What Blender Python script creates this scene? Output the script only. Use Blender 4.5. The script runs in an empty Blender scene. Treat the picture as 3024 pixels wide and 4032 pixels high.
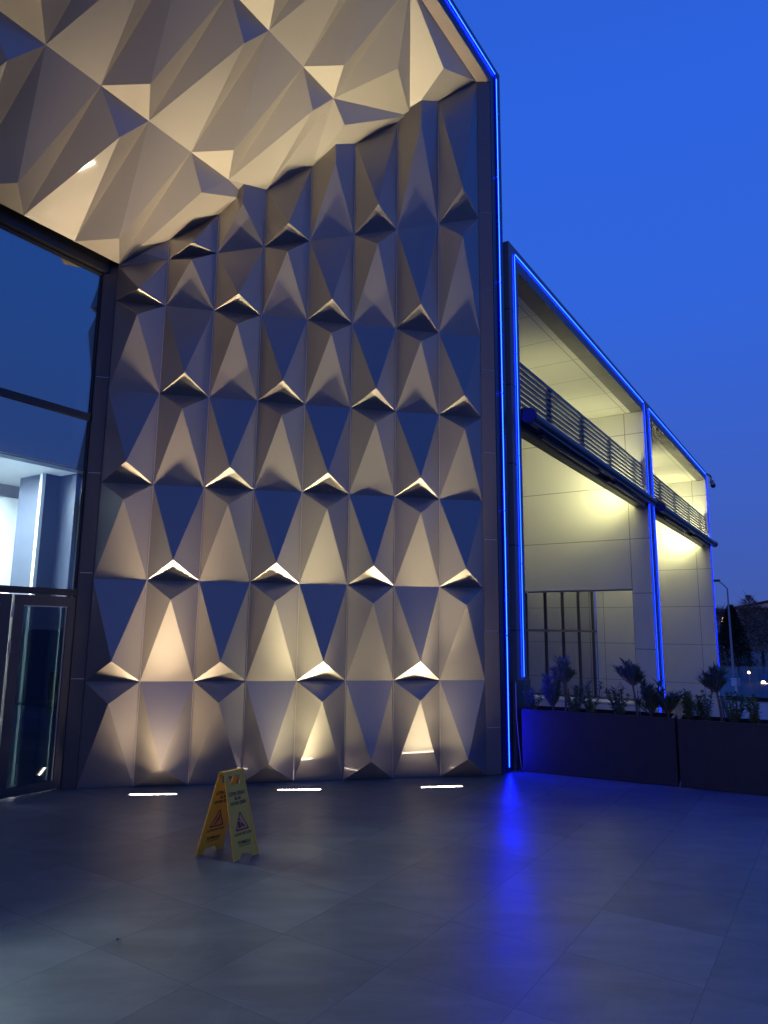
import bpy, bmesh, math, random
from mathutils import Vector, Matrix, noise
random.seed(7)
C = bpy.context.scene.collection
S = 0.5                      # metres per cladding column
Z0 = 2.95                    # terrace level below the eye, in columns
sc = bpy.context.scene
# ------------------------------------------------------------------ camera
cd = bpy.data.cameras.new("camera"); cam = bpy.data.objects.new("camera", cd); C.objects.link(cam)
TH, RO = 0.169030979, 0.0104152172
fw = Vector((0, math.cos(TH), math.sin(TH))); rt0 = Vector((1, 0, 0)); up0 = rt0.cross(fw)
rt = math.cos(RO)*rt0 + math.sin(RO)*up0; up = -math.sin(RO)*rt0 + math.cos(RO)*up0
M = Matrix((rt, up, -fw)).transposed().to_4x4(); M.translation = Vector((0, 0, Z0*S)); cam.matrix_world = M
cd.sensor_fit = 'VERTICAL'; cd.sensor_height = 32.0; cd.sensor_width = 24.0; cd.lens = 2736.15/4032*32
cd.clip_end = 3000; cd.clip_start = 0.05; sc.camera = cam
sc.view_settings.view_transform = 'Standard'; sc.view_settings.look = 'None'
sc.view_settings.exposure = 0; sc.view_settings.gamma = 1
# ------------------------------------------------------------------ dusk sky
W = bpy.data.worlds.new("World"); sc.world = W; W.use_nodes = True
nt = W.node_tree; nt.nodes.clear()
wo = nt.nodes.new('ShaderNodeOutputWorld'); bg = nt.nodes.new('ShaderNodeBackground')
tc = nt.nodes.new('ShaderNodeTexCoord'); sx = nt.nodes.new('ShaderNodeSeparateXYZ'); rp = nt.nodes.new('ShaderNodeValToRGB')
nt.links.new(tc.outputs['Generated'], sx.inputs[0]); nt.links.new(sx.outputs['Z'], rp.inputs[0])
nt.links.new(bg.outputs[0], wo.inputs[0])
cr = rp.color_ramp
cr.elements[0].position = 0.0; cr.elements[0].color = (0.055, 0.095, 0.34, 1)
cr.elements[1].position = 1.0; cr.elements[1].color = (0.018, 0.085, 0.52, 1)
for p, c in ((0.06, (0.052, 0.105, 0.42, 1)), (0.2, (0.045, 0.115, 0.54, 1)), (0.42, (0.031, 0.128, 0.70, 1)), (0.62, (0.026, 0.125, 0.74, 1))):
    e_ = cr.elements.new(p); e_.color = c
bg.inputs[1].default_value = 1.0
# last glow of sunset low behind the photographer
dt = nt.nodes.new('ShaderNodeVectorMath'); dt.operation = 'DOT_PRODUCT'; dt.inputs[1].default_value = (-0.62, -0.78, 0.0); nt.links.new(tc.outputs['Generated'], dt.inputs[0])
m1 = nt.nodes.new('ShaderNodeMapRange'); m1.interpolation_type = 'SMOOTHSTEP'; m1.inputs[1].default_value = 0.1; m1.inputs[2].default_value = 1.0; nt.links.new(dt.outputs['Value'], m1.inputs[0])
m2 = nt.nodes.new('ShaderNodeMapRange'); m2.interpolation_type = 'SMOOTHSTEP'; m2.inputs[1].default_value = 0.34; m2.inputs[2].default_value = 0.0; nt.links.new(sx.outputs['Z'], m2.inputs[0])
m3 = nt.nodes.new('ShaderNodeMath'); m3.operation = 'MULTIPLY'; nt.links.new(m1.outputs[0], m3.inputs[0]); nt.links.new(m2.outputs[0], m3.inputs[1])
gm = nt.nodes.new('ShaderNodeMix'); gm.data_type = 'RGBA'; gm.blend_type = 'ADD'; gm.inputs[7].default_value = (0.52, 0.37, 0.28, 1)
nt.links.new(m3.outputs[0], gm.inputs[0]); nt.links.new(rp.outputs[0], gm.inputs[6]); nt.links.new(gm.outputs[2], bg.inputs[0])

# ------------------------------------------------------------------ frames of reference
GA = math.radians(56.7)
gx, gy = math.cos(GA), math.sin(GA); ex, ey = math.cos(GA-math.pi/2), math.sin(GA-math.pi/2)
def F(t, e, z): return Vector(((t*gx+e*ex)*S, (t*gy+e*ey)*S, (z+Z0)*S))
AL = 0.202957432; ux, uy = math.cos(AL), math.sin(AL)
WX, WY = -5.64792381, 13.5596077
def Wp(i, z, d=0.0): return Vector(((WX+i*ux+d*uy)*S, (WY+i*uy-d*ux)*S, (z+Z0)*S))
def Pp(x, y, z): return Vector((x*S, y*S, (z+Z0)*S))
SL = 1.0480413; cn = math.hypot(1, SL)
gv = Vector((gx, gy, 0)); cv = Vector((ex/cn, ey/cn, SL/cn)); nv = gv.cross(cv).normalized()
if nv.z > 0: nv = -nv
K = Vector((WX, WY, 7.5))
def Cp(a, b, d=0.0):
    v = K + gv*a + cv*b + nv*d
    return Vector((v.x*S, v.y*S, (v.z+Z0)*S))

# ------------------------------------------------------------------ materials
def mat(name, col, rough=0.5, metal=0.0, coat=0.0, coatr=0.1, spec=0.5, emis=None, est=0.0, noise_amt=0.0, nscale=6.0, bump=0.0, bscale=40, rvar=0.0):
    m = bpy.data.materials.new(name); m.use_nodes = True; n = m.node_tree; b = n.nodes['Principled BSDF']
    b.inputs['Base Color'].default_value = (*col, 1); b.inputs['Roughness'].default_value = rough
    b.inputs['Metallic'].default_value = metal; b.inputs['Coat Weight'].default_value = coat
    b.inputs['Coat Roughness'].default_value = coatr; b.inputs['Specular IOR Level'].default_value = spec
    if emis: b.inputs['Emission Color'].default_value = (*emis, 1); b.inputs['Emission Strength'].default_value = est
    t = n.nodes.new('ShaderNodeTexCoord')
    if noise_amt or rvar:
        nz = n.nodes.new('ShaderNodeTexNoise'); nz.inputs['Scale'].default_value = nscale; nz.inputs['Detail'].default_value = 6
        n.links.new(t.outputs['Object'], nz.inputs['Vector'])
        if noise_amt:
            mx = n.nodes.new('ShaderNodeMix'); mx.data_type = 'RGBA'
            mx.inputs[6].default_value = (*[c*(1-noise_amt) for c in col], 1); mx.inputs[7].default_value = (*[min(1, c*(1+noise_amt)) for c in col], 1)
            n.links.new(nz.outputs['Fac'], mx.inputs[0]); n.links.new(mx.outputs[2], b.inputs['Base Color'])
        if rvar:
            mr = n.nodes.new('ShaderNodeMapRange'); mr.inputs[1].default_value = 0.3; mr.inputs[2].default_value = 0.7
            mr.inputs[3].default_value = rough-rvar; mr.inputs[4].default_value = rough+rvar
            n.links.new(nz.outputs['Fac'], mr.inputs[0]); n.links.new(mr.outputs[0], b.inputs['Roughness'])
    if bump:
        nb = n.nodes.new('ShaderNodeTexNoise'); nb.inputs['Scale'].default_value = bscale; nb.inputs['Detail'].default_value = 3
        bp = n.nodes.new('ShaderNodeBump'); bp.inputs['Strength'].default_value = bump; bp.inputs['Distance'].default_value = 0.01
        n.links.new(t.outputs['Object'], nb.inputs['Vector']); n.links.new(nb.outputs['Fac'], bp.inputs['Height']); n.links.new(bp.outputs[0], b.inputs['Normal'])
    return m
M_panel = mat("panel_metal", (0.235, 0.214, 0.182), 0.42, 0.5, 0.60, 0.035, 0.5, noise_amt=0.05, nscale=1.3, bump=0.10, bscale=1.6, rvar=0.05)
M_soffit = mat("soffit_metal", (0.335, 0.310, 0.268), 0.45, 0.4, 0.30, 0.04, 0.5, noise_amt=0.05, nscale=1.1, bump=0.08, bscale=1.4, rvar=0.05)
M_trim = mat("trim_bronze", (0.13, 0.115, 0.12), 0.42, 0.4, noise_amt=0.08, nscale=5)
M_soffit_trim = mat("soffit_trim", (0.36, 0.30, 0.26), 0.38, 0.4, 0.2, 0.15, noise_amt=0.05, nscale=3, bump=.06, bscale=3)
M_dark = mat("dark_channel", (0.035, 0.035, 0.045), 0.4, 0.2)
M_fascia = mat("fascia_metal", (0.05, 0.05, 0.07), 0.36, 0.4, noise_amt=0.08, nscale=2)
M_post = mat("anthracite_post", (0.05, 0.052, 0.055), 0.4, 0.4, noise_amt=0.1, nscale=4)
M_black = mat("black_frame", (0.02, 0.021, 0.023), 0.38, 0.2)
M_gasket = mat("gasket_rubber", (0.008, 0.008, 0.009), 0.6)
M_seam = mat("seam_bright", (0.45, 0.42, 0.40), 0.3, 0.7)
M_steel = mat("steel", (0.4, 0.4, 0.42), 0.3, 0.9)
M_grey = mat("wing_frame_grey", (0.15, 0.15, 0.17), 0.5, 0.2, noise_amt=0.06, nscale=2)
M_louver = mat("louver_metal", (0.07, 0.07, 0.085), 0.4, 0.4)
M_awn = mat("awning_metal", (0.055, 0.055, 0.07), 0.35, 0.5)
M_awnf = mat("awning_fabric", (0.16, 0.15, 0.15), 0.9, noise_amt=0.1, nscale=10)
M_led = mat("blue_led", (0.0, 0.0, 0.0), 0.5, emis=(0.0005, 0.0035, 1.0), est=270.0)
M_glow = mat("blue_halo", (0.0, 0.0, 0.02), 0.5, emis=(0.0, 0.0, 1.0), est=0.9)  # glowing side lips added to draw the halo along the blue lines
M_led2 = mat("blue_led_wing", (0.0, 0.0, 0.0), 0.5, emis=(0.004, 0.028, 1.0), est=26.0)
M_ledcap = mat("led_cap", (0.02, 0.02, 0.06), 0.4)
M_diode = mat("uplight_diodes", (0.9, 0.8, 0.7), 0.4, emis=(1.0, 0.80, 0.62), est=70)
M_lens = mat("uplight_lens", (0.7, 0.65, 0.6), 0.2, emis=(1.0, 0.74, 0.52), est=4.0)
M_lobby = mat("lobby_plaster", (0.84, 0.86, 0.86), 0.7, noise_amt=0.04, nscale=2)
M_lobby_dark = mat("lobby_cladding", (0.045, 0.055, 0.085), 0.4, 0.3, noise_amt=0.05, nscale=2)
M_lobby_floor = mat("lobby_floor", (0.5, 0.51, 0.52), 0.25, noise_amt=0.1, nscale=3)
M_slab = mat("spandrel_grey", (0.24, 0.20, 0.165), 0.25, 0.0, 0.5, 0.05)
M_planter = mat("planter_steel", (0.024, 0.024, 0.032), 0.55, 0.3, noise_amt=0.25, nscale=7, bump=0.15, bscale=60)
M_soil = mat("potting_soil", (0.018, 0.013, 0.01), 0.95, noise_amt=0.4, nscale=30, bump=0.6, bscale=60)
M_leaf = mat("shrub_leaf", (0.11, 0.18, 0.07), 0.5, noise_amt=0.45, nscale=14)
M_leaf2 = mat("oleander_leaf", (0.085, 0.13, 0.075), 0.45, noise_amt=0.4, nscale=12)
M_stem = mat("woody_stem", (0.16, 0.12, 0.085), 0.85, noise_amt=0.3, nscale=25)
M_yellow = mat("yellow_plastic", (0.92, 0.44, 0.032), 0.42, 0, noise_amt=0.10, nscale=18, bump=0.05, bscale=80, rvar=0.08)
M_ink = mat("black_ink", (0.012, 0.012, 0.012), 0.5)
M_red = mat("red_ink", (0.36, 0.008, 0.012), 0.5)
M_pink = mat("faded_print", (0.75, 0.33, 0.09), 0.5)
M_cable = mat("white_cable", (0.55, 0.55, 0.7), 0.5)
M_pole = mat("galvanised_pole", (0.28, 0.30, 0.33), 0.5, 0.4)
M_bark = mat("bark", (0.05, 0.04, 0.032), 0.9, noise_amt=0.3, nscale=8)
M_conifer = mat("conifer_needles", (0.03, 0.05, 0.035), 0.8, noise_amt=0.4, nscale=1.5)
M_bare = mat("bare_twigs", (0.20, 0.15, 0.11), 0.9, noise_amt=0.3, nscale=1.5)
M_house = mat("house_render", (0.7, 0.7, 0.72), 0.8, noise_amt=0.1, nscale=1)
M_roof = mat("roof_tiles", (0.11, 0.035, 0.03), 0.8, noise_amt=0.3, nscale=2)
M_win = mat("house_window", (0.03, 0.035, 0.05), 0.15)
M_parapet = mat("parapet_white", (0.75, 0.75, 0.78), 0.7, noise_amt=0.08, nscale=1.5)
M_warm = mat("warm_lamp_glass", (1, 0.8, 0.5), 0.4, emis=(1.0, 0.66, 0.34), est=9)
M_camwhite = mat("camera_housing", (0.25, 0.25, 0.28), 0.35)
M_dome = mat("camera_dome", (0.01, 0.01, 0.012), 0.08)

def panel_mat(name, col, vj, hj, j0=None, axis='e'):
    """composite cladding with thin open joints, laid out along the building"""
    m = mat(name, col, 0.5, 0.0, 0.0, noise_amt=0.05, nscale=1.2); n = m.node_tree; b = n.nodes['Principled BSDF']
    src = b.inputs['Base Color'].links[0].from_socket
    geo = n.nodes.new('ShaderNodeNewGeometry')
    def dot(v, off, period, width):
        d = n.nodes.new('ShaderNodeVectorMath'); d.operation = 'DOT_PRODUCT'; d.inputs[1].default_value = v; n.links.new(geo.outputs['Position'], d.inputs[0])
        a = n.nodes.new('ShaderNodeMath'); a.operation = 'SUBTRACT'; n.links.new(d.outputs['Value'], a.inputs[0]); a.inputs[1].default_value = off - period*50
        f = n.nodes.new('ShaderNodeMath'); f.operation = 'MODULO'; n.links.new(a.outputs[0], f.inputs[0]); f.inputs[1].default_value = period
        l = n.nodes.new('ShaderNodeMath'); l.operation = 'LESS_THAN'; n.links.new(f.outputs[0], l.inputs[0]); l.inputs[1].default_value = width
        return l.outputs[0]
    a = dot(vj[0], vj[1], vj[2], 0.014); c = dot(hj[0], hj[1], hj[2], 0.014)
    mm = n.nodes.new('ShaderNodeMath'); mm.operation = 'MAXIMUM'; n.links.new(a, mm.inputs[0]); n.links.new(c, mm.inputs[1])
    mx = n.nodes.new('ShaderNodeMix'); mx.data_type = 'RGBA'; n.links.new(mm.outputs[0], mx.inputs[0]); n.links.new(src, mx.inputs[6])
    mx.inputs[7].default_value = (*[c_*0.35 for c_ in col], 1); n.links.new(mx.outputs[2], b.inputs['Base Color'])
    return m
CREAM = (0.68, 0.67, 0.67)
M_endwall = panel_mat("cream_cladding", CREAM, ((ex, ey, 0), -7.06*S, 5.6*S), ((0, 0, 1), (1.57+Z0)*S, 2.2*S))
M_baysoffit = panel_mat("cream_soffit", CREAM, ((ex, ey, 0), -6.97*S, 1.6*S), ((gx, gy, 0), 18.22*S, 1.955*S))
M_wingface = panel_mat("grey_cladding", (0.17, 0.17, 0.20), ((gx, gy, 0), 16.27*S, 1.955*S), ((0, 0, 1), (0.02+Z0)*S, 1.96*S))

def glass_mat(name, refl, tint, rough=0.01, gcol=(0.95, 0.97, 1, 1)):
    m = bpy.data.materials.new(name); m.use_nodes = True; n = m.node_tree; n.nodes.clear()
    o = n.nodes.new('ShaderNodeOutputMaterial'); mx = n.nodes.new('ShaderNodeMixShader'); tr = n.nodes.new('ShaderNodeBsdfTransparent'); gl = n.nodes.new('ShaderNodeBsdfGlossy')
    lw = n.nodes.new('ShaderNodeFresnel'); lw.inputs[0].default_value = 1.5
    ad = n.nodes.new('ShaderNodeMath'); ad.operation = 'ADD'; ad.inputs[1].default_value = refl; ad.use_clamp = True
    n.links.new(lw.outputs[0], ad.inputs[0]); n.links.new(ad.outputs[0], mx.inputs[0])
    tr.inputs[0].default_value = (*tint, 1); gl.inputs[0].default_value = gcol; gl.inputs[1].default_value = rough
    n.links.new(tr.outputs[0], mx.inputs[1]); n.links.new(gl.outputs[0], mx.inputs[2]); n.links.new(mx.outputs[0], o.inputs[0])
    return m
M_glass = glass_mat("coated_glass", 0.34, (0.62, 0.70, 0.72), 0.01, (1.0, 0.92, 0.72, 1))
M_doorglass = glass_mat("door_glass", 0.05, (0.15, 0.19, 0.20))
M_clear = glass_mat('clear_glass', 0.05, (0.75, 0.82, 0.84))
M_rail = glass_mat("rail_glass", 0.03, (0.8, 0.85, 0.87))
M_shopglass = glass_mat("shop_glass", 0.38, (0.5, 0.5, 0.56), 0.03)

def floor_mat():
    m = mat("dark_porcelain", (0.06, 0.064, 0.07), 0.34); n = m.node_tree; b = n.nodes['Principled BSDF']
    geo = n.nodes.new('ShaderNodeNewGeometry')
    def frac(v, off, period):
        d = n.nodes.new('ShaderNodeVectorMath'); d.operation = 'DOT_PRODUCT'; d.inputs[1].default_value = v; n.links.new(geo.outputs['Position'], d.inputs[0])
        a = n.nodes.new('ShaderNodeMath'); a.operation = 'SUBTRACT'; n.links.new(d.outputs['Value'], a.inputs[0]); a.inputs[1].default_value = off-period*60
        q = n.nodes.new('ShaderNodeMath'); q.operation = 'DIVIDE'; n.links.new(a.outputs[0], q.inputs[0]); q.inputs[1].default_value = period
        f = n.nodes.new('ShaderNodeMath'); f.operation = 'FRACT'; n.links.new(q.outputs[0], f.inputs[0])
        fl = n.nodes.new('ShaderNodeMath'); fl.operation = 'FLOOR'; n.links.new(q.outputs[0], fl.inputs[0])
        l = n.nodes.new('ShaderNodeMath'); l.operation = 'LESS_THAN'; n.links.new(f.outputs[0], l.inputs[0]); l.inputs[1].default_value = 0.004/period
        return l.outputs[0], fl.outputs[0]
    l1, i1 = frac((gx, gy, 0), 6.9*S, 1.21*S); l2, i2 = frac((ex, ey, 0), -1.25*S, 1.21*S)
    mm = n.nodes.new('ShaderNodeMath'); mm.operation = 'MAXIMUM'; n.links.new(l1, mm.inputs[0]); n.links.new(l2, mm.inputs[1])
    cb = n.nodes.new('ShaderNodeCombineXYZ'); n.links.new(i1, cb.inputs[0]); n.links.new(i2, cb.inputs[1])
    wn = n.nodes.new('ShaderNodeTexWhiteNoise'); n.links.new(cb.outputs[0], wn.inputs['Vector'])
    # stone veining stretched along one way, shifted from tile to tile
    mp = n.nodes.new('ShaderNodeMapping'); mp.inputs['Rotation'].default_value = (0, 0, -GA+1.35); mp.inputs['Scale'].default_value = (0.8, 2.6, 1)
    sh = n.nodes.new('ShaderNodeVectorMath'); sh.operation = 'ADD'; sc2 = n.nodes.new('ShaderNodeVectorMath'); sc2.operation = 'SCALE'; sc2.inputs['Scale'].default_value = 0.6
    n.links.new(wn.outputs['Color'], sc2.inputs[0]); n.links.new(geo.outputs['Position'], sh.inputs[0]); n.links.new(sc2.outputs[0], sh.inputs[1]); n.links.new(sh.outputs[0], mp.inputs['Vector'])
    n1 = n.nodes.new('ShaderNodeTexNoise'); n1.inputs['Scale'].default_value = 2.2; n1.inputs['Detail'].default_value = 9; n1.inputs['Roughness'].default_value = 0.62; n1.inputs['Distortion'].default_value = 0.4
    n.links.new(mp.outputs[0], n1.inputs['Vector'])
    n2 = n.nodes.new('ShaderNodeTexNoise'); n2.inputs['Scale'].default_value = 0.9; n2.inputs['Detail'].default_value = 4; n.links.new(geo.outputs['Position'], n2.inputs['Vector'])
    r1 = n.nodes.new('ShaderNodeValToRGB'); r1.color_ramp.elements[0].position = 0.34; r1.color_ramp.elements[1].position = 0.70
    r1.color_ramp.elements[0].color = (0.098, 0.103, 0.094, 1); r1.color_ramp.elements[1].color = (0.172, 0.176, 0.158, 1); n.links.new(n1.outputs['Fac'], r1.inputs[0])
    tm = n.nodes.new('ShaderNodeMix'); tm.data_type = 'RGBA'; tm.blend_type = 'MULTIPLY'; tm.inputs[0].default_value = 1
    mr = n.nodes.new('ShaderNodeMapRange'); mr.inputs[3].default_value = 0.84; mr.inputs[4].default_value = 1.12; n.links.new(wn.outputs['Value'], mr.inputs[0])
    n.links.new(r1.outputs[0], tm.inputs[6]); n.links.new(mr.outputs[0], tm.inputs[7])
    mx = n.nodes.new('ShaderNodeMix'); mx.data_type = 'RGBA'; n.links.new(mm.outputs[0], mx.inputs[0]); n.links.new(tm.outputs[2], mx.inputs[6]); mx.inputs[7].default_value = (0.12, 0.12, 0.125, 1)
    n.links.new(mx.outputs[2], b.inputs['Base Color'])
    du = n.nodes.new('ShaderNodeTexNoise'); du.inputs['Scale'].default_value = 1.1; du.inputs['Detail'].default_value = 12; du.inputs['Roughness'].default_value = 0.72; du.inputs['Distortion'].default_value = 1.4
    n.links.new(geo.outputs['Position'], du.inputs['Vector']); dr = n.nodes.new('ShaderNodeMapRange'); dr.inputs[1].default_value = 0.56; dr.inputs[2].default_value = 0.80; dr.inputs[3].default_value = 0; dr.inputs[4].default_value = 0.35
    n.links.new(du.outputs['Fac'], dr.inputs[0]); dm = n.nodes.new('ShaderNodeMix'); dm.data_type = 'RGBA'; dm.inputs[7].default_value = (0.30, 0.29, 0.27, 1)
    n.links.new(dr.outputs[0], dm.inputs[0]); n.links.new(mx.outputs[2], dm.inputs[6]); n.links.new(dm.outputs[2], b.inputs['Base Color'])
    rr = n.nodes.new('ShaderNodeMapRange'); rr.inputs[1].default_value = 0.35; rr.inputs[2].default_value = 0.65; rr.inputs[3].default_value = 0.27; rr.inputs[4].default_value = 0.40
    n.links.new(n2.outputs['Fac'], rr.inputs[0]); ra = n.nodes.new('ShaderNodeMath'); ra.operation = 'MULTIPLY_ADD'; n.links.new(n1.outputs['Fac'], ra.inputs[0]); ra.inputs[1].default_value = 0.10
    n.links.new(rr.outputs[0], ra.inputs[2]); rx = n.nodes.new('ShaderNodeMath'); rx.operation = 'MULTIPLY_ADD'; n.links.new(mm.outputs[0], rx.inputs[0]); rx.inputs[1].default_value = 0.4; n.links.new(ra.outputs[0], rx.inputs[2])
    n.links.new(rx.outputs[0], b.inputs['Roughness'])
    bp = n.nodes.new('ShaderNodeBump'); bp.inputs['Strength'].default_value = 0.12; bp.inputs['Distance'].default_value = 0.004
    n3 = n.nodes.new('ShaderNodeTexNoise'); n3.inputs['Scale'].default_value = 70; n3.inputs['Detail'].default_value = 3; n.links.new(geo.outputs['Position'], n3.inputs['Vector'])
    n.links.new(n3.outputs['Fac'], bp.inputs['Height']); n.links.new(bp.outputs[0], b.inputs['Normal'])
    return m
M_floor = floor_mat()
M_ground = mat("lower_plaza", (0.10, 0.10, 0.105), 0.6, noise_amt=0.25, nscale=0.6, bump=0.1, bscale=12)
M_hill = mat("scrub_hillside", (0.26, 0.19, 0.14), 0.95, noise_amt=0.6, nscale=0.12)

# ------------------------------------------------------------------ object helpers
def tag(o, label=None, cat=None, group=None, kind=None):
    if label: o['label'] = label
    if cat: o['category'] = cat
    if group: o['group'] = group
    if kind: o['kind'] = kind
    return o
def thing(name, label, cat, loc, group=None):
    o = bpy.data.objects.new(name, None); C.objects.link(o); o.location = loc; o.empty_display_size = 0.1
    return tag(o, label, cat, group)
def link(name, bm, m, parent=None, smooth=False, label=None):
    me = bpy.data.meshes.new(name); bm.to_mesh(me); bm.free()
    for mm in (m if isinstance(m, (list, tuple)) else [m]): me.materials.append(mm)
    if smooth:
        for p in me.polygons: p.use_smooth = True
    o = bpy.data.objects.new(name, me); C.objects.link(o)
    if parent is not None:
        o.parent = parent
        w = Vector((0, 0, 0)); q = parent
        while q is not None: w += q.location; q = q.parent
        o.location = -w
    if label: o['label'] = label
    return o
def BM(): return bmesh.new()
def hexa(bm, pts, mi=0):
    v = [bm.verts.new(p) for p in pts]
    for f in ((0, 3, 2, 1), (4, 5, 6, 7), (0, 1, 5, 4), (1, 2, 6, 5), (2, 3, 7, 6), (3, 0, 4, 7)):
        fc = bm.faces.new([v[i] for i in f]); fc.material_index = mi
def fbox(bm, t0, t1, e0, e1, z0, z1, mi=0):
    hexa(bm, [F(t0, e0, z0), F(t0, e1, z0), F(t1, e1, z0), F(t1, e0, z0), F(t0, e0, z1), F(t0, e1, z1), F(t1, e1, z1), F(t1, e0, z1)], mi)
def wbox(bm, i0, i1, d0, d1, z0, z1, mi=0):
    hexa(bm, [Wp(i0, z0, d0), Wp(i1, z0, d0), Wp(i1, z0, d1), Wp(i0, z0, d1), Wp(i0, z1, d0), Wp(i1, z1, d0), Wp(i1, z1, d1), Wp(i0, z1, d1)], mi)
def obox(bm, o, u, v, w, a, b, c, mi=0):
    """box from corner o along unit vectors u,v,w with lengths a,b,c"""
    p = [o, o+u*a, o+u*a+v*b, o+v*b]; hexa(bm, p+[q+w*c for q in p], mi)
def fb(name, args, m, parent): 
    bm = BM(); fbox(bm, *args); return link(name, bm, m, parent)
def tube(bm, pts, rad, seg=8, mi=0, cap=True):
    rings = []
    for k, p in enumerate(pts):
        a = pts[max(0, k-1)]; b = pts[min(len(pts)-1, k+1)]; d = (b-a).normalized()
        x = d.cross(Vector((0, 0, 1)) if abs(d.z) < 0.9 else Vector((1, 0, 0))).normalized(); y = d.cross(x)
        r = rad[k] if isinstance(rad, (list, tuple)) else rad
        rings.append([bm.verts.new(p+(x*math.cos(2*math.pi*j/seg)+y*math.sin(2*math.pi*j/seg))*r) for j in range(seg)])
    for k in range(len(rings)-1):
        for j in range(seg):
            bm.faces.new((rings[k][j], rings[k][(j+1) % seg], rings[k+1][(j+1) % seg], rings[k+1][j])).material_index = mi
    if cap:
        bm.faces.new(rings[0][::-1]).material_index = mi; bm.faces.new(rings[-1]).material_index = mi
def ball(bm, c, r, mi=0, seg=14):
    g_ = bmesh.ops.create_uvsphere(bm, u_segments=seg, v_segments=seg//2+2, radius=r, matrix=Matrix.Translation(c))
    for v in g_['verts']:
        for f in v.link_faces: f.material_index = mi
def facets(bm, faces, d_view):
    """triangulated relief; thickened later by a backing"""
    cache = {}
    def V(p):
        k = (round(p.x, 4), round(p.y, 4), round(p.z, 4))
        if k not in cache: cache[k] = bm.verts.new(p)
        return cache[k]
    for f in faces:
        vs = []
        for p in f:
            v = V(p)
            if v not in vs: vs.append(v)
        if len(vs) < 3: continue
        try: fc = bm.faces.new(vs)
        except ValueError: continue
        fc.normal_update()
        if fc.normal.dot(d_view) < 0: fc.normal_flip()

# ================================================================== SETTING
bm = BM()
pts = [F(-60, 60, -Z0), F(15.35, 60, -Z0), F(15.35, -6.3, -Z0), F(14.6, -6.3, -Z0), F(14.6, -13.2, -Z0), F(-60, -13.2, -Z0)]
top = [bm.verts.new(p) for p in pts]; bm.faces.new(top)
low = [bm.verts.new(p-Vector((0, 0, 1.3))) for p in pts]
for k in range(len(pts)):
    bm.faces.new((top[k], low[k], low[(k+1) % len(pts)], top[(k+1) % len(pts)]))
bmesh.ops.recalc_face_normals(bm, faces=bm.faces)
tag(link('pavement', bm, M_floor), kind='structure')
bm = BM()
vs = [bm.verts.new(Vector((x, y, (-5.5+Z0)*S))) for x, y in ((-900, -900), (900, -900), (900, 1400), (-900, 1400))]; bm.faces.new(vs)
tag(link('ground', bm, M_ground), kind='structure')
# hillside beyond the plaza
def hill_z(azd, r):
    j = (r-55)/190*40
    h = 7.6*min(1, max(0, j)/40*1.25)**0.9 + 1.0*noise.noise(Vector((azd*0.13, j*0.13, 3)))*min(1, max(0, j)/8) + 0.4*noise.noise(Vector((azd*0.6, j*0.5, 9)))*min(1, max(0, j)/5)
    return (-5.6+Z0)*S+max(0, h)
bm = BM(); NX, NY = 90, 40; grid = []
for j in range(NY+1):
    row = []
    for i in range(NX+1):
        azd = 20+i/NX*70; r = 55+j/NY*190
        row.append(bm.verts.new(Vector((r*math.cos(math.radians(azd)), r*math.sin(math.radians(azd)), hill_z(azd, r) if j else (-5.9+Z0)*S))))
    grid.append(row)
for j in range(NY):
    for i in range(NX): bm.faces.new((grid[j][i], grid[j][i+1], grid[j+1][i+1], grid[j+1][i]))
bmesh.ops.recalc_face_normals(bm, faces=bm.faces)
tag(link('hill', bm, M_hill, smooth=True), kind='structure')

# ================================================================== ENTRANCE BUILDING
EB = thing('entrance_building', 'dark entrance building with faceted metal wall, folded canopy and blue light line', 'building', F(8, -13, -Z0))
D = 0.31
lv = [-2.945, -1.015, 0.935, 2.857, 4.779, 6.72]
def zl(j, i):
    if j < 6: return lv[j]
    if j == 6: return 7.5+0.277*i
    return 7.5+0.742*i
faces = []
vw = Vector((0.2, -0.98, 0))
for c in range(1, 9):
    l, r_, m_ = c-1, c, c-0.5
    for j in range(7):
        Ll, Lr, Ul, Ur = Wp(l, zl(j, l)), Wp(r_, zl(j, r_)), Wp(l, zl(j+1, l)), Wp(r_, zl(j+1, r_))
        h = zl(j+1, m_)-zl(j, m_)
        dd = 0.06 if (c == 1 and j == 6) else D
        if (j+c) % 2 == 0:
            P = Wp(m_, zl(j, m_)+0.2*h, dd)
            faces += [(Ul, Ur, P), (Ll, Lr, P), (Ll, P, Ul), (Lr, Ur, P)]
        else:
            Q = Wp(m_, zl(j+1, m_)-0.2*h, dd)
            faces += [(Ll, Lr, Q), (Ll, Q, Ul), (Lr, Ur, Q)]
            if j == 6:
                T = Wp(m_, zl(7, m_)+0.742*dd+0.02, dd); faces += [(Ul, Q, T), (T, Q, Ur)]
            else: faces += [(Ul, Q, Ur)]
bm = BM(); facets(bm, faces, vw)
link('faceted_wall', bm, M_panel, EB, label='relief wall of tall triangular champagne metal facets')
for c in range(1, 8):
    bm = BM(); wbox(bm, c-.006, c+.006, -0.01, 0.022, -Z0+.02, 7.5+.742*c-.1); link('panel_seam', bm, M_seam, EB)
bm = BM(); wbox(bm, -0.35, 8.33, -0.28, -0.03, -Z0+0.002, 13.2); link('backing_wall', bm, M_dark, EB)
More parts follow.
